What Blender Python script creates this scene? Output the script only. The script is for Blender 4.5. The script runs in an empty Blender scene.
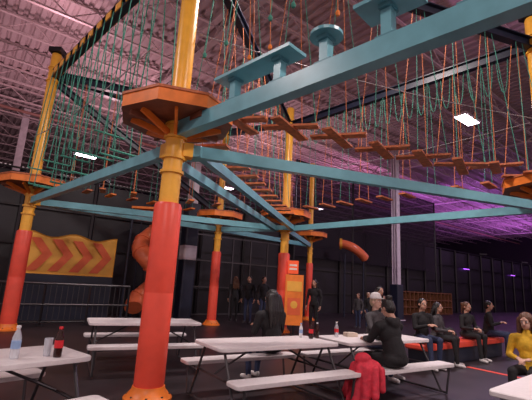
import bpy, bmesh, math, random
from mathutils import Vector, Matrix, Euler
random.seed(7)
S=bpy.context.scene
V=Vector
TH=math.radians(38)
E1=V((math.cos(TH),math.sin(TH),0)); E2=V((-math.sin(TH),math.cos(TH),0))
def E(a,b,z=0): return E1*a+E2*b+V((0,0,z))

# ---------------- materials ----------------
MATS={}
def mat(name,col,rough=.6,metal=0,var=.12,nscale=6,bump=.0,emit=None,es=0,spec=.5,alpha=1,trans=0):
    if name in MATS: return MATS[name]
    m=bpy.data.materials.new(name); m.use_nodes=True
    nt=m.node_tree; b=nt.nodes['Principled BSDF']
    b.inputs['Roughness'].default_value=rough; b.inputs['Metallic'].default_value=metal
    b.inputs['Specular IOR Level'].default_value=spec
    tc=nt.nodes.new('ShaderNodeTexCoord'); n=nt.nodes.new('ShaderNodeTexNoise'); n.inputs['Scale'].default_value=nscale; n.inputs['Detail'].default_value=5
    nt.links.new(tc.outputs['Object'],n.inputs['Vector'])
    r=nt.nodes.new('ShaderNodeValToRGB'); r.color_ramp.elements[0].position=.3; r.color_ramp.elements[1].position=.7
    r.color_ramp.elements[0].color=(col[0]*(1-var),col[1]*(1-var),col[2]*(1-var),1)
    r.color_ramp.elements[1].color=(min(1,col[0]*(1+var)),min(1,col[1]*(1+var)),min(1,col[2]*(1+var)),1)
    nt.links.new(n.outputs['Fac'],r.inputs['Fac']); nt.links.new(r.outputs['Color'],b.inputs['Base Color'])
    if bump:
        bp=nt.nodes.new('ShaderNodeBump'); bp.inputs['Strength'].default_value=bump; bp.inputs['Distance'].default_value=.02
        nt.links.new(n.outputs['Fac'],bp.inputs['Height']); nt.links.new(bp.outputs['Normal'],b.inputs['Normal'])
    if emit:
        b.inputs['Emission Color'].default_value=(*emit,1); b.inputs['Emission Strength'].default_value=es
    b.inputs['Alpha'].default_value=alpha
    b.inputs['Transmission Weight'].default_value=trans
    MATS[name]=m; return m
TEAL=mat('teal_paint',(.17,.43,.49),.32,0,.1,5)
TEALD=mat('teal_plate',(.09,.27,.32),.45)
YEL=mat('yellow_paint',(.93,.46,.05),.33,0,.1,5)
RED=mat('red_pad_vinyl',(.88,.09,.05),.4,0,.08,4,.12)
ORG=mat('orange_paint',(.85,.21,.025),.42,0,.15)
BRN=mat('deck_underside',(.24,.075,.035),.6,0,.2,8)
NAVY=mat('navy_steel',(.012,.016,.035),.4)
WOOD=mat('orange_stained_wood',(.48,.13,.045),.55,0,.35,12)
BLK=mat('black_steel',(.016,.015,.018),.3,.2)
WHT=mat('white_plastic',(.74,.69,.69),.42,0,.05,20)
GRYM=mat('grey_steel_frame',(.09,.085,.09),.35,.6)
GREEN=mat('green_rope',(.05,.25,.18),.8)
OROPE=mat('orange_rope',(.6,.19,.07),.8)
WROPE=mat('steel_cable',(.3,.27,.28),.5)
NET=mat('black_netting',(.012,.010,.014),.45,0,.4,1.5)
CEIL=mat('ceiling_deck',(.42,.315,.325),.55,0,.08,.6)
JOI=mat('joist_paint',(.58,.45,.46),.5,0,.08,2)
WALLM=mat('dark_wall',(.03,.02,.035),.8,0,.2,.5)
COLW=mat('column_white',(.6,.53,.57),.6)
WOODB=mat('brown_cubby_wood',(.22,.09,.035),.6,0,.25,8)
LAMPM=mat('lamp_diffuser',(.9,.9,.9),.5,emit=(1,.84,.97),es=14)
SKIN=mat('skin',(.5,.27,.19),.55,0,.06,20)
SKIN2=mat('skin_light',(.62,.38,.29),.55,0,.06,20)
EYEW=mat('eye_white',(.8,.8,.8),.3); EYEB=mat('eye_dark',(.02,.01,.01),.2); LIP=mat('lips',(.4,.1,.09),.5)
HBLK=mat('hair_black',(.008,.006,.006),.4,0,.3,60,.5)
HBRN=mat('hair_brown',(.12,.05,.025),.45,0,.3,60,.5)
HBLO=mat('hair_blond',(.42,.3,.2),.45,0,.3,60,.5)
CBLK=mat('cloth_black',(.012,.011,.013),.85,0,.3,30,.3)
CGRY=mat('cloth_grey',(.06,.055,.06),.85,0,.2,30,.3)
CJEAN=mat('cloth_denim',(.03,.04,.09),.85,0,.3,40,.3)
CYEL=mat('cloth_yellow',(.75,.45,.03),.8,0,.15,20,.3)
CRED=mat('cloth_red',(.6,.025,.05),.7,0,.25,14,.6)
CWHT=mat('cloth_white',(.6,.57,.56),.8,0,.1,20,.2)
CPNK=mat('cloth_pink',(.5,.1,.16),.8,0,.1,20,.2)

# ---------------- mesh builder ----------------
def frame(d,up=V((0,0,1))):
    d=d.normalized()
    x=d.cross(up)
    if x.length<1e-4: x=d.cross(V((0,1,0)))
    x.normalize(); y=x.cross(d).normalized()
    return x,y,d
class MB:
    def __init__(s): s.v=[];s.f=[];s.m=[];s.mats=[]
    def mi(s,m):
        if m not in s.mats: s.mats.append(m)
        return s.mats.index(m)
    def add(s,vs,fs,m):
        o=len(s.v); s.v+= [tuple(v) for v in vs]; k=s.mi(m)
        for f in fs: s.f.append(tuple(i+o for i in f)); s.m.append(k)
    def loft(s,rings,m,cap=True,close=True):
        n=len(rings[0]); vs=[p for r in rings for p in r]; fs=[]
        for i in range(len(rings)-1):
            for j in range(n if close else n-1):
                a=i*n+j;b=i*n+(j+1)%n
                fs.append((a,b,b+n,a+n))
        if cap: fs.append(tuple(reversed(range(n)))); fs.append(tuple(range((len(rings)-1)*n,len(rings)*n)))
        s.add(vs,fs,m)
    def beam(s,p,q,w,h,m,up=V((0,0,1))):
        p=V(p);q=V(q); x,y,d=frame(q-p,up)
        c=[(-w/2,-h/2),(w/2,-h/2),(w/2,h/2),(-w/2,h/2)]
        s.loft([[p+x*a+y*b for a,b in c],[q+x*a+y*b for a,b in c]],m)
    def tube(s,p,q,r,m,n=8,r2=None):
        p=V(p);q=V(q); x,y,d=frame(q-p); r2=r if r2 is None else r2
        an=[2*math.pi*i/n for i in range(n)]
        s.loft([[p+(x*math.cos(a)+y*math.sin(a))*r for a in an],[q+(x*math.cos(a)+y*math.sin(a))*r2 for a in an]],m)
    def path(s,pts,r,m,n=8):
        pts=[V(p) for p in pts]; rings=[]
        an=[2*math.pi*i/n for i in range(n)]
        for i,p in enumerate(pts):
            d=pts[min(i+1,len(pts)-1)]-pts[max(i-1,0)]
            x,y,_=frame(d)
            rings.append([p+(x*math.cos(a)+y*math.sin(a))*r for a in an])
        s.loft(rings,m)
    def lathe(s,prof,c,m,n=20):
        c=V(c); an=[2*math.pi*i/n for i in range(n)]
        s.loft([[c+V((r*math.cos(a),r*math.sin(a),z)) for a in an] for r,z in prof],m)
    def prism(s,poly,z0,z1,m,mtx=Matrix.Identity(4),ch=0,mb=None):
        cx=sum(p[0] for p in poly)/len(poly); cy=sum(p[1] for p in poly)/len(poly)
        def ring(z,k=0):
            out=[]
            for p in poly:
                d=V((p[0]-cx,p[1]-cy,0)); L=d.length
                q=V((cx,cy,0))+d*((L-k)/L if L else 1)
                out.append(mtx@V((q.x,q.y,z)))
            return out
        rs=[ring(z0,ch),ring(z0+ch),ring(z1-ch),ring(z1,ch)] if ch else [ring(z0),ring(z1)]
        s.loft(rs,m,cap=False)
        n=len(poly); s.add(rs[0],[tuple(reversed(range(n)))],mb or m); s.add(rs[-1],[tuple(range(n))],m)
    def box(s,c,sz,m,mtx=Matrix.Identity(4)):
        x,y,z=[k/2 for k in sz]; c=V(c)
        s.prism([(c.x-x,c.y-y),(c.x+x,c.y-y),(c.x+x,c.y+y),(c.x-x,c.y+y)],c.z-z,c.z+z,m,mtx)
    def ell(s,c,r,m,n=14):
        c=V(c);rings=[]
        for i in range(1,n//2):
            ph=math.pi*i/(n//2)-math.pi/2
            rings.append([c+V((r[0]*math.cos(ph)*math.cos(2*math.pi*j/n),r[1]*math.cos(ph)*math.sin(2*math.pi*j/n),r[2]*math.sin(ph))) for j in range(n)])
        s.loft(rings,m)
    def obj(s,name,parent=None,smooth=False,loc=None,rot=None):
        me=bpy.data.meshes.new(name); me.from_pydata(s.v,[],s.f)
        for m in s.mats: me.materials.append(m)
        me.polygons.foreach_set('material_index',s.m)
        bm=bmesh.new(); bm.from_mesh(me); bmesh.ops.recalc_face_normals(bm,faces=bm.faces); bm.to_mesh(me); bm.free()
        if smooth:
            me.polygons.foreach_set('use_smooth',[True]*len(me.polygons))
            try: me.set_sharp_from_angle(angle=math.radians(40))
            except Exception: pass
        o=bpy.data.objects.new(name,me); S.collection.objects.link(o)
        if parent: o.parent=parent
        if loc is not None: o.location=loc
        if rot is not None: o.rotation_euler=(0,0,rot)
        return o
def empty(name,loc=(0,0,0),rot=0,sc=1):
    o=bpy.data.objects.new(name,None); S.collection.objects.link(o); o.location=loc; o.rotation_euler=(0,0,rot); o.scale=(sc,sc,sc); o.empty_display_size=.1; return o
def rrect(w,d,r,n=4):
    out=[]
    for cx,cy,a0 in ((w/2-r,d/2-r,0),(-w/2+r,d/2-r,90),(-w/2+r,-d/2+r,180),(w/2-r,-d/2+r,270)):
        for i in range(n+1):
            a=math.radians(a0+90*i/n); out.append((cx+r*math.cos(a),cy+r*math.sin(a)))
    return out

# ---------------- room shell ----------------
A0,A1,B0,B1=-12,60,-9,36
CZ=9.5
fm=mat('dark_carpet',(.024,.017,.02),.42,0,.5,1.2,.08)
b=MB(); b.prism([tuple(E(A0,B0))[:2],tuple(E(A1,B0))[:2],tuple(E(A1,B1))[:2],tuple(E(A0,B1))[:2]],-.2,0,fm); b.obj('floor')
b=MB(); per=.3; vs=[];fs=[]; n=int((A1-A0)/per); k=0
prof=[(0,0),(.13,0),(.16,.07),(.27,.07)]
pts=[]
for i in range(n):
    for px,pz in prof: pts.append((A0+i*per+px,CZ+pz))
pts.append((A0+n*per,CZ))
for x,z in pts: vs.append(E(x,B0,z)); vs.append(E(x,B1,z))
for i in range(len(pts)-1): fs.append((2*i,2*i+1,2*i+3,2*i+2))
b.add(vs,fs,CEIL)
b.obj('ceiling')
b=MB()
y=B0+.9
while y<B1:
    b.beam(E(A0,y,CZ-.04),E(A1,y,CZ-.04),.1,.06,JOI)
    b.beam(E(A0,y,CZ-.58),E(A1,y,CZ-.58),.1,.06,JOI)
    x=A0;up=0
    while x<A1-.8:
        b.beam(E(x,y,CZ-.58 if up==0 else CZ-.06),E(x+.75,y,CZ-.06 if up==0 else CZ-.58),.03,.03,JOI)
        x+=.75; up=1-up
    y+=2.0
b.obj('ceiling_joists')
b=MB()
for x in (-5,5.2,20.5,31,41,51):
    b.beam(E(x,B0,CZ-.75),E(x,B1,CZ-.75),.2,.05,JOI); b.beam(E(x,B0,CZ-.05),E(x,B1,CZ-.05),.2,.05,JOI)
    yy=B0
    s_=0
    while yy<B1-1:
        b.beam(E(x,yy,CZ-.75 if s_ else CZ-.1),E(x,yy+.9,CZ-.1 if s_ else CZ-.75),.05,.05,JOI); yy+=.9; s_=1-s_
b.obj('ceiling_girders')
b=MB(); b.beam(E(A0,B1+.1,CZ/2),E(A1,B1+.1,CZ/2),.2,CZ,WALLM); b.obj('wall_back')
b=MB(); b.beam(E(A1+.1,B0,CZ/2),E(A1+.1,B1,CZ/2),.2,CZ,WALLM); b.obj('wall_right')
b=MB(); b.tube(E(A0+.5,20,8.5),E(A1-.5,20,8.5),.07,mat('sprinkler_pipe',(.3,.14,.12),.5),10)
for i in range(12): b.tube(E(-8+i*5.7,20,8.5),E(-8+i*5.7,20,9.5),.015,JOI,6)
b.obj('sprinkler_pipe')

NP=root=empty('netted_partition')
b=MB()
b.beam(E(-8,16,2.45),E(58,16,2.45),.06,4.9,NET); b.obj('net_sheet',root)
b=MB(); x=-8
while x<58:
    b.beam(E(x,15.9,0),E(x,15.9,5.0),.1,.1,BLK); x+=2.4
for z in (1.1,2.4,3.7,5.0): b.beam(E(-8,15.88,z),E(58,15.88,z),.06,.06,BLK)
b.obj('net_posts',root)
m=bpy.data.materials.new('sheer_net'); m.use_nodes=True; nt=m.node_tree
pb=nt.nodes['Principled BSDF']; pb.inputs['Base Color'].default_value=(.02,.014,.02,1); pb.inputs['Roughness'].default_value=.9
tr=nt.nodes.new('ShaderNodeBsdfTransparent'); mx=nt.nodes.new('ShaderNodeMixShader'); mx.inputs[0].default_value=.78
nt.links.new(tr.outputs[0],mx.inputs[1]); nt.links.new(pb.outputs[0],mx.inputs[2]); nt.links.new(mx.outputs[0],nt.nodes['Material Output'].inputs[0])
root=empty('tall_trampoline_net')
b=MB(); b.add([E(14,15.3,3),E(28.5,15.3,3),E(28.5,15.3,8.2),E(14,15.3,8.2)],[(0,1,2,3)],m); b.obj('sheer_sheet',root)
b=MB()
for x in (14,18.8,23.6,28.5): b.tube(E(x,15.3,0),E(x,15.3,8.3),.06,BLK)
b.tube(E(14,15.3,8.25),E(28.5,15.3,8.25),.05,BLK); b.obj('net_frame',root)

def bcol(a,bb,pad,h=CZ-.1,w=.3):
    m=MB(); p=V((a,bb,0))
    rm=Matrix.Translation(p)@Matrix.Rotation(TH,4,'Z')
    m.box((0,0,h/2),(w*.9,.05,h),COLW,rm); m.box((0,w/2,h/2),(w,.03,h),COLW,rm); m.box((0,-w/2,h/2),(w,.03,h),COLW,rm)
    if pad: m.prism(rrect(w+.22,w+.22,.08),0,pad,NAVY,rm,.02)
    if pad>4: m.prism(rrect(w+.23,w+.23,.08),2.2,2.75,COLW,rm,.01)
    m.box((0,0,.02),(w+.3,w+.3,.04),COLW,rm)
    m.obj('building_column')
bcol(-2.9,15.2,4.4); bcol(7.1,20.9,1.8); bcol(-12.3,18.5,1.8)

# ---------------- ropes course ----------------
RC=empty('ropes_course')
C1=V((-1.35,5.33,0));C2=V((-6.3,10.3,0));C3=V((.7,13,0));C5=V((-1.65,14,0));C8=V((5.75,7.7,0));C9=V((4.14,.08,0));C4=V((2.15,18,0))
LZ=3.3; UZ=7.0; DZ=3.75
def col(c,name,k=1,top=7.6,sz=1.55):
    m=MB(); r=.135*k
    m.lathe([(.3,0),(.3,.03),(.27,.05),(.21,.12),(.2,.16)],c,ORG,24)
    m.lathe([(.185*k,.12),(.19*k,.16)]+[x for z in (1.3,) for x in ((.19*k,z-.008),(.188*k,z),(.19*k,z+.008))]+[(.188*k,2.46),(.17*k,2.5)],c,RED,28)
    m.lathe([(r,2.4),(r,top),(r*.9,top+.05)],c,YEL,28)
    for z in (2.95,LZ-.14,LZ+.16,DZ-.1,UZ-.2,UZ+.2): m.lathe([(r+.005,z-.02),(r+.03,z-.02),(r+.03,z+.02),(r+.005,z+.02)],c,YEL,28)
    for i in range(8):
        a=i*math.pi/4+.2; d=V((math.cos(a),math.sin(a),0))
        m.beam(c+d*r+V((0,0,LZ+.2)),c+d*(sz*.42)+V((0,0,DZ-.08)),.04,.09,ORG)
        m.tube(c+d*.25+V((0,0,.03)),c+d*.25+V((0,0,.07)),.018,GRYM,6)
    m.obj('column_'+name,RC,True)
    m=MB(); R=sz/2/math.cos(math.pi/8)
    poly=[(c.x+R*math.cos(math.pi/8+i*math.pi/4+.3),c.y+R*math.sin(math.pi/8+i*math.pi/4+.3)) for i in range(8)]
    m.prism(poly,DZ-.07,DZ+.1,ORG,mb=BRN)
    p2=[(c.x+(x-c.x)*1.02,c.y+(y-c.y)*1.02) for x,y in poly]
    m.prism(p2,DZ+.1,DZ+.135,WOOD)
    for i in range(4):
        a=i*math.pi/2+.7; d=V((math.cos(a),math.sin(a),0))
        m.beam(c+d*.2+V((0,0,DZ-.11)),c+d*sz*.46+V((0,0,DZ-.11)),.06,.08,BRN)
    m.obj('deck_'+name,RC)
col(C1,'1',1,7.6,1.5);col(C2,'2');col(C3,'3');col(C5,'4',.85);col(C8,'5');col(C9,'6');col(C4,'7',.8,6.5,1.4)
def up(p,z): return V((p.x,p.y,z))
def seg(a,b_,off=0,inset=.15,z=0,z2=None):
    d=(b_-a).normalized(); n=V((-d.y,d.x,0))
    return up(a+d*inset+n*off,z), up(b_-d*inset+n*off,z if z2 is None else z2)
m=MB()
for a,c_ in ((C1,C8),(C1,C2),(C3,C8),(C2,C5),(C5,C3),(C3,C4),(C5,C4),(C2,C3)):
    p,q=seg(a,c_,0,.15,LZ); m.beam(p,q,.13,.17,TEAL)
for o in (-.3,.3):
    p,q=seg(C1,C3,o,.1,LZ); m.beam(p,q,.12,.16,TEAL)
for t in (.03,.97):
    p,q=seg(C1,C3,-.36,.1,LZ); p2,q2=seg(C1,C3,.36,.1,LZ); m.beam(p.lerp(q,t),p2.lerp(q2,t),.1,.14,TEAL)
BZ=3.57
p,q=seg(C1,C9,0,.12,BZ); m.beam(p,q,.15,.21,TEAL)
bd=(C9-C1).normalized(); bn=V((-bd.y,bd.x,0))
m.obj('lower_beams',RC)
m=MB()
for a,c_ in ((C1,C8),(C1,C2),(C1,C3),(C2,C3),(C3,C8)):
    for P,o in ((a,c_),(c_,a)):
        d=(o-P).normalized()
        m.beam(up(P+d*.12,LZ+.0),up(P+d*.26,LZ+.0),.16,.2,YEL)
m.obj('beam_brackets',RC)
m=MB()
def stump(s,pl,h=.3,rnd=True):
    c=C1+bd*s; z=BZ+.105
    m.beam(up(c,z),up(c,z+h),.1,.1,TEAL,up=bd)
    m.beam(up(c-bd*.1,z+.01),up(c+bd*.1,z+.01),.14,.02,TEALD)
    if rnd: m.lathe([(pl,z+h),(pl,z+h+.035)],up(c,0),TEAL,20)
    m.beam(up(c-bd*.06,z+h-.02),up(c+bd*.06,z+h-.02),.16,.05,TEALD)
stump(1.23,.2,.3,False);stump(1.97,.2,.3,False);stump(2.59,.17,.3);stump(3.26,.2,.33,False);stump(3.95,.17,.33);stump(4.7,.17,.33)
m.beam(up(C1+bd*.98,BZ+.42),up(C1+bd*2.22,BZ+.42),.3,.04,TEAL)
m.beam(up(C1+bd*3.0,BZ+.45),up(C1+bd*3.55,BZ+.45),.34,.04,TEAL)
m.obj('stepping_posts',RC)
m=MB()
def ibeam(p,q,mat_,w=.16,h=.22):
    m.beam(p+V((0,0,h/2)),q+V((0,0,h/2)),w,.025,mat_); m.beam(p-V((0,0,h/2)),q-V((0,0,h/2)),w,.025,mat_); m.beam(p,q,.02,h,mat_)
for a,c_ in ((C1,C9),(C1,C8),(C1,C3),(C1,C2),(C3,C8),(C2,C5),(C5,C3),(C2,C3)):
    p,q=seg(a,c_,0,.12,UZ); ibeam(p,q,NAVY)
p,q=seg(C2,C5,0,.12,UZ-.2,LZ+.6); ibeam(p,q,NAVY,.14,.18)
p,q=seg(C8,C9,0,.12,UZ); ibeam(p,q,NAVY)
for oo in (.09,-.09):
    p,q=seg(C1,C2,oo,.12,UZ-.02)
    n=14
    for i in range(n): m.beam(p.lerp(q,i/n),p.lerp(q,(i+.55)/n),.02,.17,YEL)
m.obj('upper_beams',RC)
m=MB(); g=MB(); o_=MB(); w_=MB()
RR=.010
def bridge_cross(a,c_,n,z=3.9,s0=.12,s1=.93):
    p,q=seg(a,c_,0,0,z); d=(q-p).normalized(); nn=V((-d.y,d.x,0)); L=(q-p).length
    for i in range(n):
        t=s0+(s1-s0)*i/(n-1); c=p.lerp(q,t)+V((0,0,random.uniform(-.05,.12)))
        k=L*(s1-s0)/(n-1)*.42
        tl=random.uniform(-.06,.06)
        m.beam(c-d*k-nn*.28,c+d*k+nn*.28+V((0,0,tl)),.17,.035,WOOD)
        m.beam(c-d*k+nn*.28+V((0,0,.04)),c+d*k-nn*.28+V((0,0,.04+tl)),.17,.035,WOOD)
        for sx in (-1,1):
            for sy in (-1,1):
                e=c+d*k*sx*.9+nn*.26*sy
                o_.tube(e,up(p.lerp(q,t)+d*k*.25*sx+nn*.05*sy,UZ-.1),RR*.75,OROPE if sy>0 else GREEN,5)
bridge_cross(C1,C8,8)
p,q=seg(C1,C3,0,0,3.7); d=(q-p).normalized(); nn=V((-d.y,d.x,0))
for i in range(11):
    t=.13+.78*i/10; c=p.lerp(q,t)
    m.beam(c-nn*.42,c+nn*.42,.2,.04,WOOD)
    for s_ in (-1,1): o_.tube(c+nn*.38*s_,up(c+nn*.06*s_,UZ-.1),RR*.8,OROPE if i%3 else GREEN,5)
p,q=seg(C1,C2,0,0,0); d=(q-p).normalized(); nn=V((-d.y,d.x,0))
for i in range(15):
    t=.1+.84*i/14; c=p.lerp(q,t)
    lo=3.75+.35*math.sin(i*1.9)
    for s_ in (-1,1):
        b0=up(c+nn*.3*s_+d*random.uniform(-.12,.12),lo)
        g.tube(b0,up(c+nn*.12*s_,UZ-.1),RR*1.1,GREEN,5)
    g.tube(up(c+nn*.3,lo),up(c-nn*.3,lo),.02,GREEN,6)
for s_ in (-1,1):
    pts=[up(p.lerp(q,t/20)+nn*.34*s_,4.95-.25*math.sin(math.pi*t/20)) for t in range(1,20)]
    w_.path(pts,.010,WROPE,5)
for A,B,n,mt in ((C2,C5,8,GREEN),(C2,C3,8,OROPE),(C5,C3,3,GREEN)):
    p,q=seg(A,B,0,0,0); d=(q-p).normalized(); nn=V((-d.y,d.x,0))
    for i in range(n):
        c=p.lerp(q,.12+.78*i/(n-1))
        for s_ in (-1,1): g.tube(up(c+nn*.25*s_,3.85),up(c+nn*.1*s_,UZ-.1),RR*.8,mt,5)
        m.beam(up(c-nn*.3,3.83),up(c+nn*.3,3.83),.16,.04,WOOD if i%2 else ORG)
p,q=seg(C3,C8,0,0,0); d=(q-p).normalized(); nn=V((-d.y,d.x,0))
n=20
for i in range(n):
    t0=.06+.88*i/n; t1=.06+.88*(i+.75)/n
    pts=[up(p.lerp(q,t0),UZ-.1)]+[up(p.lerp(q,t0+(t1-t0)*a/8),UZ-.1-.85*math.sin(math.pi*a/8)**.6) for a in range(1,8)]+[up(p.lerp(q,t1),UZ-.1)]
    g.path(pts,RR,GREEN,5)
    if i%2==0:
        for s_ in (-1,1): g.tube(up(p.lerp(q,t0)+nn*.25*s_,3.95),up(p.lerp(q,t0)+nn*.06*s_,UZ-.1),RR*.7,GREEN if i%4 else OROPE,5)
        m.beam(up(p.lerp(q,t0)-nn*.3,3.93),up(p.lerp(q,t0)+nn*.3,3.93),.18,.04,WOOD)
for s in (.8,1.23,1.6,1.97,2.3,2.59,2.95,3.26,3.6,3.95,4.7):
    c=C1+bd*s
    for s_ in (-1,1):
        if (round(s*100)+s_)%3==0: continue
        o_.tube(up(c+bn*.2*s_,4.4),up(c+bn*.04*s_,UZ-.1),RR*.6,OROPE if s_>0 else GREEN,5)
        o_.ell(up(c+bn*.2*s_,4.38),(.028,.028,.04),ORG if s_>0 else GREEN,8)
for A,B in ((C1,C8),(C1,C3),(C3,C8),(C2,C3)):
    P,Q=seg(A,B,0,.2,0)
    for z in (5.2,):
        w_.path([up(P.lerp(Q,t/10),z-.12*math.sin(math.pi*t/10)) for t in range(11)],.008,WROPE,5)
m.obj('bridge_planks',RC); g.obj('green_ropes',RC); o_.obj('orange_ropes',RC); w_.obj('steel_cables',RC)
b=MB(); b.box((0,0,0),(.34,.04,.42),mat('sign_red',(.8,.1,.03),.5,emit=(.9,.1,.02),es=.25))
b.box((0,-.025,.06),(.24,.01,.06),mat('sign_white',(.8,.7,.6),.5)); b.box((0,-.025,-.06),(.24,.01,.06),MATS['sign_white'])
b.obj('rules_sign',RC,loc=up(C3,0)+V((.3,-.22,2.05)))

# ---------------- slides ----------------
SL=empty('spiral_slide',(-4.1,14.35,0))
b=MB(); SLM=mat('slide_orange',(.88,.2,.08),.3,0,.05)
pts=[]
for i in range(48):
    t=i/47; a=.4+t*2*math.pi*1.5; r=.36
    pts.append(V((r*math.cos(a),r*math.sin(a),3.55-3.15*t)))
b.path(pts,.31,SLM,16)
for i in range(0,47,6):
    x,y,dd=frame(pts[i+1]-pts[i]) ; b.tube(pts[i]-dd*.03,pts[i]+dd*.03,.34,SLM,16)
b.obj('slide_tube',SL,True)
b=MB(); b.tube((0,0,0),(0,0,4.2),.06,NAVY,12)
for z in (1.0,2.2,3.3): b.tube((0,0,z),(.3,.1,z),.03,NAVY)
for sx,sy in ((-.62,-.9),(.62,-.9),(.62,.9),(-.62,.9)): b.tube((sx,sy*.6,0),(sx,sy*.6,3.9),.035,NAVY,10)
b.box((0,0,3.9),(1.35,1.2,.08),ORG)
b.obj('slide_frame',SL)
SL=empty('curved_slide',(4.9,21.2,0))
b=MB(); pts=[V((-.7+1.3*t/14,-.3*math.sin(t/14*3),3.8-.7*(t/14)**1.6)) for t in range(15)]
b.path(pts,.24,SLM,14); b.tube(pts[0]-V((.06,0,0)),pts[0]+V((.06,-.02,0)),.3,YEL,14); b.obj('slide_tube',SL,True)
b=MB()
for x in (-.5,.5): b.tube((x,-.1,0),(x,-.1,3.3),.05,NAVY)
b.obj('slide_legs',SL)

# ---------------- chevron inflatable ----------------
CH=empty('chevron_barrier',E(3.1,14.4),TH)
b=MB(); CY=mat('vinyl_yellow',(.9,.46,.07),.5,0,.05); CR=mat('vinyl_red',(.85,.15,.05),.5,0,.05)
W=2.75
top=[(-W/2+W*i/16,2.66+.08*math.cos(i/16*4*math.pi)) for i in range(17)]
rings=[]
for yy,sh in ((-.2,.04),(-.24,.0),(.24,0),(.2,.04)):
    rings.append([V((x*(1-sh/W),yy,z-sh)) for x,z in top]+[V((x*(1-sh/W),yy,1.4+sh)) for x,_ in reversed(top)])
b.loft(rings,CY,cap=False)
for r_ in (rings[0],rings[-1]):
    nn_=len(top)
    b.add(r_,[(i,i+1,2*nn_-2-i,2*nn_-1-i) for i in range(nn_-1)],CY)
for i in range(4):
    x0=-1.3+i*.62
    for (xa,za),(xb,zb) in (((x0,1.5),(x0+.4,2.03)),((x0+.4,2.03),(x0,2.52))):
        b.add([V((xa,-.255,za)),V((xa+.3,-.255,za)),V((min(xb+.3,1.33),-.255,zb)),V((xb,-.255,zb))],[(0,1,2,3)],CR)
b.obj('chevron_panel',CH)
b=MB(); b.box((0,0,.7),(W,.5,1.4),NAVY); b.obj('barrier_base',CH)

def fence(a,b_,e2,h,step=1.2):
    m=MB(); x=a
    while x<=b_+.01:
        m.beam(E(x,e2,0),E(x,e2,h),.05,.05,BLK); m.beam(E(x-.1,e2,.01),E(x+.1,e2,.01),.2,.02,BLK); x+=step
    m.tube(E(a,e2,h),E(b_,e2,h),.035,GRYM); m.tube(E(a,e2,h*.5),E(b_,e2,h*.5),.025,GRYM); m.tube(E(a,e2,.1),E(b_,e2,.1),.02,BLK)
    x=a
    while x<b_: m.tube(E(x,e2,.1),E(x,e2,h),.01,GRYM,4); x+=.15
    m.obj('safety_railing')
fence(-1.4,4.6,12.7,1.15)
CG=empty('trampoline_cage',E(9.4,14.9),TH)
b=MB()
for i in range(8):
    b.beam((-3.5+i,0,0),(-3.5+i,0,3.4),.06,.06,GRYM)
for z in (.08,1.2,2.3,3.4): b.beam((-3.5,0,z),(3.5,0,z),.05,.05,GRYM)
b.obj('cage_frame',CG)

PS=empty('poster_stand',(1.02,12.3,0),.1)
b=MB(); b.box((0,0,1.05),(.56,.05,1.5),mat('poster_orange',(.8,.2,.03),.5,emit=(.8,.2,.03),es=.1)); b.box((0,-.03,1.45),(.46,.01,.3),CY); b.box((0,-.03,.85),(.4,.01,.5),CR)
b.ell((0,-.03,.9),(.13,.01,.13),CY); b.box((0,0,.02),(.56,.35,.04),BLK); b.box((0,0,.16),(.06,.04,.28),BLK); b.obj('poster_board',PS)
CB=empty('shoe_cubby',E(25.7,14.6),TH)
b=MB(); b.box((0,.2,.75),(6.4,.04,1.5),WOODB)
for z in (.05,.5,.95,1.45): b.box((0,0,z),(6.4,.42,.05),WOODB)
for i in range(14): b.box((-3.2+6.4*i/13,0,.75),(.05,.42,1.5),WOODB)
b.obj('cubby_shelves',CB)

# ---------------- picnic tables ----------------
def picnic(x,y,ang,benches=True):
    r=empty('folding_picnic_table' if benches else 'folding_table',(x,y,0),math.radians(ang))
    b=MB(); b.prism(rrect(1.83,.76,.06),.705,.75,WHT,ch=.008); b.obj('table_top',r)
    if benches:
        for s_,nm in ((-1,'bench_near'),(1,'bench_far')):
            b=MB(); b.prism([(px,py+.66*s_) for px,py in rrect(1.83,.27,.05)],.405,.45,WHT,ch=.008); b.obj(nm,r)
    b=MB(); R=.016
    for sx in (-.8,.8):
        b.tube((sx,-.32,.69),(sx,.32,.69),R,GRYM)
        for s_ in (-1,1):
            b.tube((sx,.26*s_,.69),(sx,.62*s_,0.015),R,GRYM)
            if benches:
                b.tube((sx,.3*s_,.39),(sx,.78*s_,.39),R,GRYM)
                b.tube((sx,.76*s_,.39),(sx,.70*s_,.015),R,GRYM)
                b.tube((sx,.76*s_,.39),(sx*.35,.62*s_,.39),R*.7,GRYM)
        b.tube((sx,-.44,.39),(sx,.44,.39),R,GRYM)
        b.tube((sx,-.7,.03),(sx,.7,.03),R,GRYM)
        b.tube((sx,0,.39),(sx*.25,0,.7),R*.8,GRYM)
    b.obj('steel_frame',r,True)
    return r
T5=(1.84,6.5)
picnic(.15,5.45,33); picnic(-1.98,7.1,26); picnic(-2.4,3.42,50); picnic(T5[0],T5[1],33); picnic(2.82,3.72,41,False)
GLASS=mat('clear_plastic',(.75,.8,.85),.15,0,.02,alpha=.5); COLA=mat('dark_soda',(.03,.008,.005),.15); LBR=mat('label_red',(.7,.02,.03),.5); LBB=mat('label_blue',(.3,.45,.7),.5); CAPW=mat('cap_white',(.8,.8,.8),.4)
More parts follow.
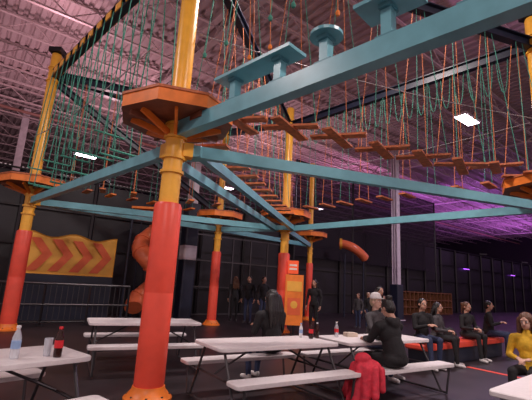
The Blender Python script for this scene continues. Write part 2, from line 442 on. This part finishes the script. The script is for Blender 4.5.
def bottle(x,y,z,h,body,label,cap,name):
    b=MB(); k=h/.24
    prof=[(.026,0),(.032,.006),(.033,.05),(.031,.09),(.033,.13),(.032,.155),(.022,.19),(.013,.212),(.013,.225)]
    b.lathe([(r*k,zz*k) for r,zz in prof],(0,0,0),body,18)
    b.lathe([(.0342*k,.075*k),(.0345*k,.08*k),(.0345*k,.13*k),(.0342*k,.135*k)],(0,0,0),label,18)
    b.lathe([(.015*k,.222*k),(.016*k,.226*k),(.016*k,.24*k),(.014*k,.243*k)],(0,0,0),cap,16)
    b.obj(name,None,True,(x,y,z))
bottle(-2.08,3.57,.75,.27,GLASS,LBB,CAPW,'water_bottle'); bottle(-1.79,3.73,.75,.26,COLA,LBR,LBR,'soda_bottle')
b=MB(); b.lathe([(.028,0),(.03,.005),(.037,.15),(.038,.152),(.035,.15),(.027,.01)],(0,0,0),GLASS,18); b.obj('plastic_cup',None,True,(-1.9,3.76,.75))
bottle(.62,6.0,.75,.2,CAPW,LBB,LBB,'water_bottle'); bottle(.76,5.93,.75,.24,COLA,LBR,COLA,'soda_bottle'); bottle(.86,6.02,.75,.22,COLA,COLA,CAPW,'soda_bottle')
bottle(1.2,6.3,.75,.22,GLASS,LBR,CAPW,'water_bottle')
b=MB(); b.prism(rrect(.2,.14,.02),0,.06,mat('snack_box',(.6,.5,.4),.6),ch=.004); b.obj('snack_box',None,False,(1.45,6.45,.75),.4)

# ---------------- blobs / people ----------------
def blob(parts,voxel,mats,name,parent,smooth=4,detail=2):
    bm=bmesh.new()
    for p in parts:
        if p[0]=='c':
            _,a,c,r1,r2,_m=p; a=V(a);c=V(c)
            for q,r in ((a,r1),(c,r2)):
                bmesh.ops.create_icosphere(bm,subdivisions=detail,radius=r,matrix=Matrix.Translation(q))
            d=c-a; L=d.length
            if L>1e-4:
                M=Matrix.Translation((a+c)/2)@d.to_track_quat('Z','Y').to_matrix().to_4x4()
                bmesh.ops.create_cone(bm,cap_ends=True,segments=14,radius1=r1,radius2=r2,depth=L,matrix=M)
        else:
            _,a,r,_m=p
            bmesh.ops.create_icosphere(bm,subdivisions=3,radius=1,matrix=Matrix.Translation(V(a))@Matrix.Diagonal((*r,1)))
    me=bpy.data.meshes.new('t'); bm.to_mesh(me); bm.free()
    o=bpy.data.objects.new('t',me); S.collection.objects.link(o)
    md=o.modifiers.new('r','REMESH'); md.mode='VOXEL'; md.voxel_size=voxel
    if smooth:
        ms=o.modifiers.new('s','SMOOTH'); ms.factor=.5; ms.iterations=smooth
    dg=bpy.context.evaluated_depsgraph_get(); nm=bpy.data.meshes.new_from_object(o.evaluated_get(dg))
    bpy.data.objects.remove(o); bpy.data.meshes.remove(me)
    nm.name=name
    nm.materials.clear()
    for m_ in mats: nm.materials.append(m_)
    if len(mats)>1:
        for f in nm.polygons:
            c=f.center; best=1e9;k=0
            for p in parts:
                if p[0]=='c':
                    a=V(p[1]);q=V(p[2]);d=q-a; t=max(0,min(1,(c-a).dot(d)/max(d.length_squared,1e-9)))
                    dist=(c-(a+d*t)).length-(p[3]+(p[4]-p[3])*t)
                else:
                    v=c-V(p[1]); r=p[2]; kk=V((v.x/r[0],v.y/r[1],v.z/r[2])).length; dist=(kk-1)*min(r)
                if dist<best: best=dist;k=p[-1]
            f.material_index=k
    nm.polygons.foreach_set('use_smooth',[True]*len(nm.polygons))
    ob=bpy.data.objects.new(name,nm); S.collection.objects.link(ob); ob.parent=parent
    return ob
def hand(side,w,d,up_,parent,skin,curl=.5):
    d=V(d).normalized(); up_=V(up_); x=d.cross(up_).normalized(); n=x.cross(d).normalized()
    w=V(w); P=[('c',w-d*.02,w+d*.02,.024,.026,0)]
    for k in range(4):
        o=(k-1.5)*.02
        kn=w+d*(.085-abs(k-1.3)*.004)+x*o*side
        P.append(('c',w+d*.015+x*o*.7*side,kn,.016,.0115,0))
        L=(.036,.042,.039,.03)[k]
        a=curl*.7; p1=kn+(d*math.cos(a)-n*math.sin(a))*L
        a=curl*1.5; p2=p1+(d*math.cos(a)-n*math.sin(a))*L*.75
        a=curl*2.1; p3=p2+(d*math.cos(a)-n*math.sin(a))*L*.55
        P+= [('c',kn,p1,.0095,.0088,0),('c',p1,p2,.0088,.008,0),('c',p2,p3,.008,.007,0)]
    tb=w+d*.025-x*.022*side; t1=tb+(d*.6-x*.75*side-n*.2).normalized()*.042; t2=t1+(d*.9-x*.2*side-n*.35).normalized()*.032
    P+= [('c',tb,t1,.015,.011,0),('c',t1,t2,.011,.0085,0)]
    return blob(P,.0042,[skin],'hand_'+('right' if side>0 else 'left'),parent,1,1)
def person(name,loc,rot,pose='sit',sc=1,top=CBLK,bot=CJEAN,shoe=CWHT,hair=HBLK,skin=SKIN,hl='long',lean=.04,hy=0,hp=0,arms='lap',seat=.455,hood=False,cap=None,bulk=1):
    R=empty(name,loc,rot,sc)
    L=lean
    if pose=='sit':
        z=seat/sc+.1
        hip=z; sh=z+.47; nb=z+.52; hc=z+.685
        P=[('e',(0,0,z+.01),(.175*bulk,.145,.11),0),('c',(0,.01,z+.05),(0,L*.4+.01,z+.22),.135*bulk,.125*bulk,0),('e',(0,L*.8,z+.33),(.16*bulk,.115*bulk,.17),0),
           ('c',(-.14,L,sh-.03),(.14,L,sh-.03),.07*bulk,.07*bulk,0),('c',(0,L,nb-.03),(0,L,nb+.02),.062,.052,0)]
        for s_ in (-1,1):
            kn=V((.12*s_,.43,z+.0)); an=V((.12*s_,.43+(.06 if s_>0 else -.04),.10))
            P+= [('c',(.085*s_,.02,z-.005),kn,.09,.066,1),('c',kn,an,.062,.042,1)]
            P+= [('e',(an.x,an.y-.01,.055),(.042,.05,.05),2),('c',(an.x,an.y+.0,.046),(an.x+.01*s_,an.y+.15,.038),.042,.034,2)]
    else:
        hip=.93; sh=1.41; nb=1.47; hc=1.62
        P=[('e',(0,0,.95),(.165,.12,.13),0),('c',(0,0,1.0),(0,L*.4,1.15),.128,.12,0),('e',(0,L*.8,1.27),(.16,.11,.17),0),
           ('c',(-.14,L,sh-.03),(.14,L,sh-.03),.066,.066,0),('c',(0,L,nb-.03),(0,L,nb+.02),.06,.05,0)]
        for s_ in (-1,1):
            kn=V((.1*s_,.03,.5)); an=V((.11*s_,-.03*s_,.1))
            P+= [('c',(.085*s_,0,.9),kn,.09,.06,1),('c',kn,an,.058,.042,1)]
            P+= [('e',(an.x,an.y-.01,.055),(.042,.05,.05),2),('c',(an.x,an.y,.046),(an.x+.02*s_,an.y+.15,.038),.042,.034,2)]
    W=[]
    for s_ in (-1,1):
        S0=V((.185*s_*bulk,L,sh-.03))
        if arms=='lap': el=V((.25*s_*bulk,L+.04,sh-.29)); wr=V((.09*s_,L+.24,sh-.30))
        elif arms=='table': el=V((.25*s_,L+.12,sh-.22)); wr=V((.12*s_,L+.33,.79/sc))
        elif arms=='phone': el=V((.22*s_*bulk,L+.06,sh-.27)); wr=V((.06*s_,L+.25,sh-.2))
        else: el=V((.25*s_,-.03,sh-.28)); wr=V((.25*s_,.06,sh-.52))
        P+= [('c',S0,el,.06*bulk,.046*bulk,0),('c',el,wr,.046*bulk,.034*bulk,0)]
        d=(wr-el).normalized(); W.append((s_,wr+d*.03,d))
    if hood: P+= [('c',(-.08,L-.08,nb-.0),(.08,L-.08,nb-.0),.055,.055,0),('e',(0,L-.1,nb-.04),(.1,.06,.07),0)]
    blob(P,.014,[top,bot,shoe],'body_clothed',R,4)
    for s_,w,d in W: hand(s_,w,d,(0,0,1) if abs(d.z)<.8 else (s_,0,0),R,skin,.55)
    H=empty('head',(0,L+.02,hc),0); H.parent=R; H.rotation_euler=(hp,0,hy)
    hd=[('e',(0,-.01,.02),(.077,.095,.1),0),('e',(0,.022,-.05),(.058,.068,.07),0),('c',(0,.088,.012),(0,.112,-.022),.009,.014,0),
        ('e',(-.079,-.005,-.01),(.012,.022,.032),0),('e',(.079,-.005,-.01),(.012,.022,.032),0),('c',(0,-.015,-.05),(0,-.03,-.17),.052,.056,0),
        ('e',(-.03,.07,.035),(.022,.018,.01),0),('e',(.03,.07,.035),(.022,.018,.01),0)]
    blob(hd,.007,[skin],'head_skin',H,2)
    b=MB()
    for s_ in (-1,1):
        b.ell((.03*s_,.078,.012),(.014,.01,.009),EYEW,10); b.ell((.03*s_,.087,.012),(.006,.004,.006),EYEB,8); b.ell((.031*s_,.088,.036),(.018,.006,.004),hair,8)
    b.ell((0,.088,-.058),(.023,.008,.007),LIP,10); b.obj('face_features',H,True)
    hr=[('e',(0,-.024,.035),(.09,.1,.096),0),('e',(0,-.05,-.01),(.085,.075,.09),0)]
    iv=Euler((hp,0,hy)).to_matrix().inverted()
    if hl in('long','mane'):
        q=1.25 if hl=='mane' else 1
        for i,x in enumerate((-.07,-.035,0,.035,.07)):
            st=V((x*q,-.07,0)); mid=st+iv@V((x*.35,-.055,-.17*q)); en=mid+iv@V((x*.2,-.01+(L*-.3),-(.17+.03*((i*7)%3))*q))
            hr+= [('c',st,mid,.045*q,.042*q,0),('c',mid,en,.042*q,.016,0)]
        for s_ in (-1,1):
            st=V((.078*s_,-.01,.02)); hr+= [('c',st,st+iv@V((.025*s_,-.02,-.22*q)),.026*q,.022*q,0)]
        if q>1: hr+= [('e',(0,-.03,.035),(.098,.108,.1),0)]
    elif hl=='tail': hr+= [('e',(0,-.13,.06),(.045,.05,.05),0),('c',(0,-.14,.05),(0,-.16,-.16),.035,.018,0)]
    elif hl=='bun': hr+= [('e',(0,-.08,.13),(.05,.05,.045),0)]
    blob(hr,.009,[hair],'hair',H,2)
    if cap:
        b=MB(); b.lathe([(.101,.05),(.1,.09),(.075,.14),(.03,.158),(.005,.16)],(0,-.015,0),cap,20); b.prism([(math.cos(a)*.075,.07+math.sin(a)*.09) for a in [math.pi*i/8 for i in range(9)]],.052,.062,cap); b.obj('cap',H,True)
    return R
def on(cx,cy,ang,s,side=1,o=.68):
    a=math.radians(ang); return V((cx,cy,0))+V((math.cos(a),math.sin(a),0))*s+V((-math.sin(a),math.cos(a),0))*o*side
r33=math.radians(33)
person('seated_woman',on(.15,5.45,33,.54,1,.7),r33+.1,hl='mane',top=CBLK,bot=CJEAN,lean=.06,hy=.15,hp=-.3,arms='phone',bulk=1.18,sc=1.03)
person('seated_woman',on(T5[0],T5[1],33,-.36,-1,.7),r33,hl='bun',top=CBLK,bot=CBLK,lean=.12,hp=-.35,arms='table',hood=True,bulk=1.18)
person('seated_man',on(T5[0],T5[1],33,.74,1,.7),r33+math.pi,hl='short',hair=HBLO,skin=SKIN2,top=CGRY,bot=CJEAN,lean=.08,arms='table',cap=CWHT,sc=1.05)
person('seated_child',(3.72,5.62,0),2.3,hl='mane',hair=HBRN,skin=SKIN2,top=CYEL,bot=CBLK,sc=.92,arms='lap',hood=True,hp=-.2)
b=MB(); b.prism(rrect(1.83,.27,.05),.405,.45,WHT,ch=.008)
for sx in (-.75,.75):
    for sy in (-.09,.09): b.tube((sx,sy,.41),(sx*1.03,sy*1.5,0.0),.014,GRYM)
b.obj('folding_bench',None,False,(3.97,5.62,0),math.radians(38))
PC=V((4.75,9.65,0))
PB=empty('padded_bench',PC,TH)
b=MB(); b.prism(rrect(3.9,.5,.08),.33,.45,RED,ch=.03); b.box((0,0,.17),(3.7,.4,.32),NAVY); b.obj('bench_pad',PB)
person('seated_boy',PC+E1*-1.65,TH+2.7,hl='short',top=CBLK,bot=CJEAN,arms='phone')
person('seated_girl',PC+E1*-1.05,TH+3.3,hl='long',top=CGRY,bot=CBLK,sc=.92,arms='lap')
person('seated_woman',PC+E1*.35,TH+2.9,hl='tail',top=CBLK,bot=CBLK,hair=HBRN,sc=.95,arms='lap')
person('seated_man',PC+E1*1.55,TH+3.4,hl='short',top=CBLK,bot=CJEAN,arms='phone')
person('standing_woman',PC+E1*-1.9+E2*.9,TH+2.9,'stand',.9,CBLK,CJEAN,hl='long',arms='down')
for i,(o,mm) in enumerate(((-.45,CBLK),(.95,CGRY))):
    P_=empty('backpack',PC+V((0,0,.465))+E1*o,TH+.2*i)
    blob([('e',(0,0,.13),(.17,.1,.14),0),('e',(0,-.09,.1),(.11,.06,.08),0),('c',(-.08,.08,.2),(-.09,.1,.06),.02,.02,0),('c',(.08,.08,.2),(.09,.1,.06),.02,.02,0)],.015,[mm],'backpack_body',P_,3)
J=empty('red_jacket',on(T5[0],T5[1],33,-.9,-1),r33)
blob([('e',(.0,0,.52),(.17,.17,.08),0),('e',(-.06,.03,.60),(.11,.11,.08),0),('c',(-.12,-.08,.49),(-.17,-.1,.12),.06,.085,0),('c',(-.12,.08,.49),(-.2,.1,.07),.06,.075,0),('c',(-.14,0,.5),(-.25,-.01,.08),.07,.07,0),('c',(-.05,-.16,.5),(-.12,-.23,.2),.055,.05,0),('c',(-.1,.14,.5),(-.2,.22,.14),.055,.05,0),('c',(.08,-.15,.48),(.04,-.2,.26),.05,.045,0)],.012,[CRED],'jacket_cloth',J,2)
bg=[('standing_man',(-.45,15.2),2.9,CBLK,CJEAN,HBLK,'short',1.0),('standing_woman',(-1.0,15.6),.3,CBLK,CBLK,HBRN,'long',.97),('standing_man',(.1,14.9),3.6,CBLK,CJEAN,HBLK,'short',1.0),
('standing_woman',(1.75,13.1),2.6,CBLK,CBLK,HBLK,'long',.98),('standing_child',(3.8,15.6),2.4,CGRY,CJEAN,HBRN,'short',.75),('standing_child',(4.25,15.8),3.4,CBLK,CJEAN,HBLO,'tail',.78),('standing_child',(4.7,15.3),2.9,CPNK,CBLK,HBLK,'long',.74)]
for nm,(x,y),r,t,bo,h,hl,sc in bg:
    person(nm,(x,y,0),r,'stand',sc,t,bo,CGRY,h,SKIN,hl,0,arms='down')

b=MB()
b.beam(V((4.45,8.75,.004)),V((5.6,7.0,.004)),.12,.006,RED); b.obj('floor_stripe')

# ---------------- lights ----------------
def light(a,e,z,col,pw,sx=1.2,sy=.45):
    p=E(a,e,z)
    r=empty('high_bay_light',p,TH)
    b=MB(); b.box((0,0,.07),(sx+.1,sy+.1,.1),COLW); b.box((0,0,.01),(sx,sy,.02),LAMPM); b.tube((-.4,0,.1),(-.4,0,CZ-z+.02),.01,JOI,5); b.tube((.4,0,.1),(.4,0,CZ-z+.02),.01,JOI,5); b.obj('housing',r)
    L=bpy.data.lights.new('panel','AREA'); L.shape='RECTANGLE'; L.size=sx; L.size_y=sy; L.energy=pw; L.color=col
    o=bpy.data.objects.new('panel',L); S.collection.objects.link(o); o.parent=r; o.location=(0,0,-.02)
WC=(1,.86,.84)
for a,e,c,p in ((5.4,5.3,WC,450),(15.8,6.9,(.93,.75,1),320),(5.4,25.4,WC,160),(15.8,25.4,WC,120),(26,25.4,(.9,.5,1),180),(28,6.9,(.8,.5,1),240),(40,6.9,(.65,.3,1),240),(48,13,(.65,.3,1),240),(-4,6.9,WC,300),(-4,-2.4,WC,430),(5.4,-2.4,WC,520),(15,-3,WC,350)):
    light(a,e,8.6,c,p)
def fill_uplight(p,col,pw,par,sz=.6):  # added uplight that brightens the ceiling; its housing box is invented with it
    b=MB(); b.box(p+V((0,0,-.1)),(sz+.1,sz+.1,.14),BLK); b.obj('fill_uplight_box',par)
    L=bpy.data.lights.new('fill_uplight_lamp','AREA'); L.shape='SQUARE'; L.size=sz; L.energy=pw; L.color=col
    o=bpy.data.objects.new('fill_uplight_lamp',L); S.collection.objects.link(o); o.parent=par; o.location=p; o.rotation_euler=(math.pi,0,0)
PK=(1,.6,.68); PU=(.65,.2,1); MG=(1,.4,.8)
for a,c,p in ((-4,PK,200),(4,PK,190),(12,PK,190),(20,MG,220),(29,PU,280),(38,PU,340),(48,PU,380)):
    fill_uplight(E(a,16,5.25),c,p,NP)  # added fill along the partition top, tinting the ceiling pink to purple
for c,cc,pw in ((C2,PK,28),(C8,(.95,.5,.95),45),(C9,PK,28)): fill_uplight(up(c,7.85),cc,pw,RC,.25)  # weak added ceiling fill above three columns, not real fixtures
b=MB(); LS=mat('purple_led',(.3,.1,.8),.5,emit=(.45,.1,1),es=3)
for a in (-1.5,34,44): b.beam(E(a,15.8,3.6),E(a+1.0,15.8,3.6),.03,.05,LS)
b.obj('purple_led_strips',NP)
w=bpy.data.worlds.new('w'); S.world=w; w.use_nodes=True; w.node_tree.nodes['Background'].inputs[0].default_value=(.88,.62,.65,1); w.node_tree.nodes['Background'].inputs[1].default_value=.62

cd=bpy.data.cameras.new('cam'); cam=bpy.data.objects.new('camera',cd); S.collection.objects.link(cam)
cd.lens=26.4; cd.sensor_width=36; cd.clip_end=300; cd.clip_start=.05
cam.matrix_world=Matrix.Translation((0,0,1.5))@Matrix.Rotation(math.radians(102),4,'X')@Matrix.Rotation(math.radians(3.2),4,'Z')
S.camera=cam
S.view_settings.view_transform='Standard'
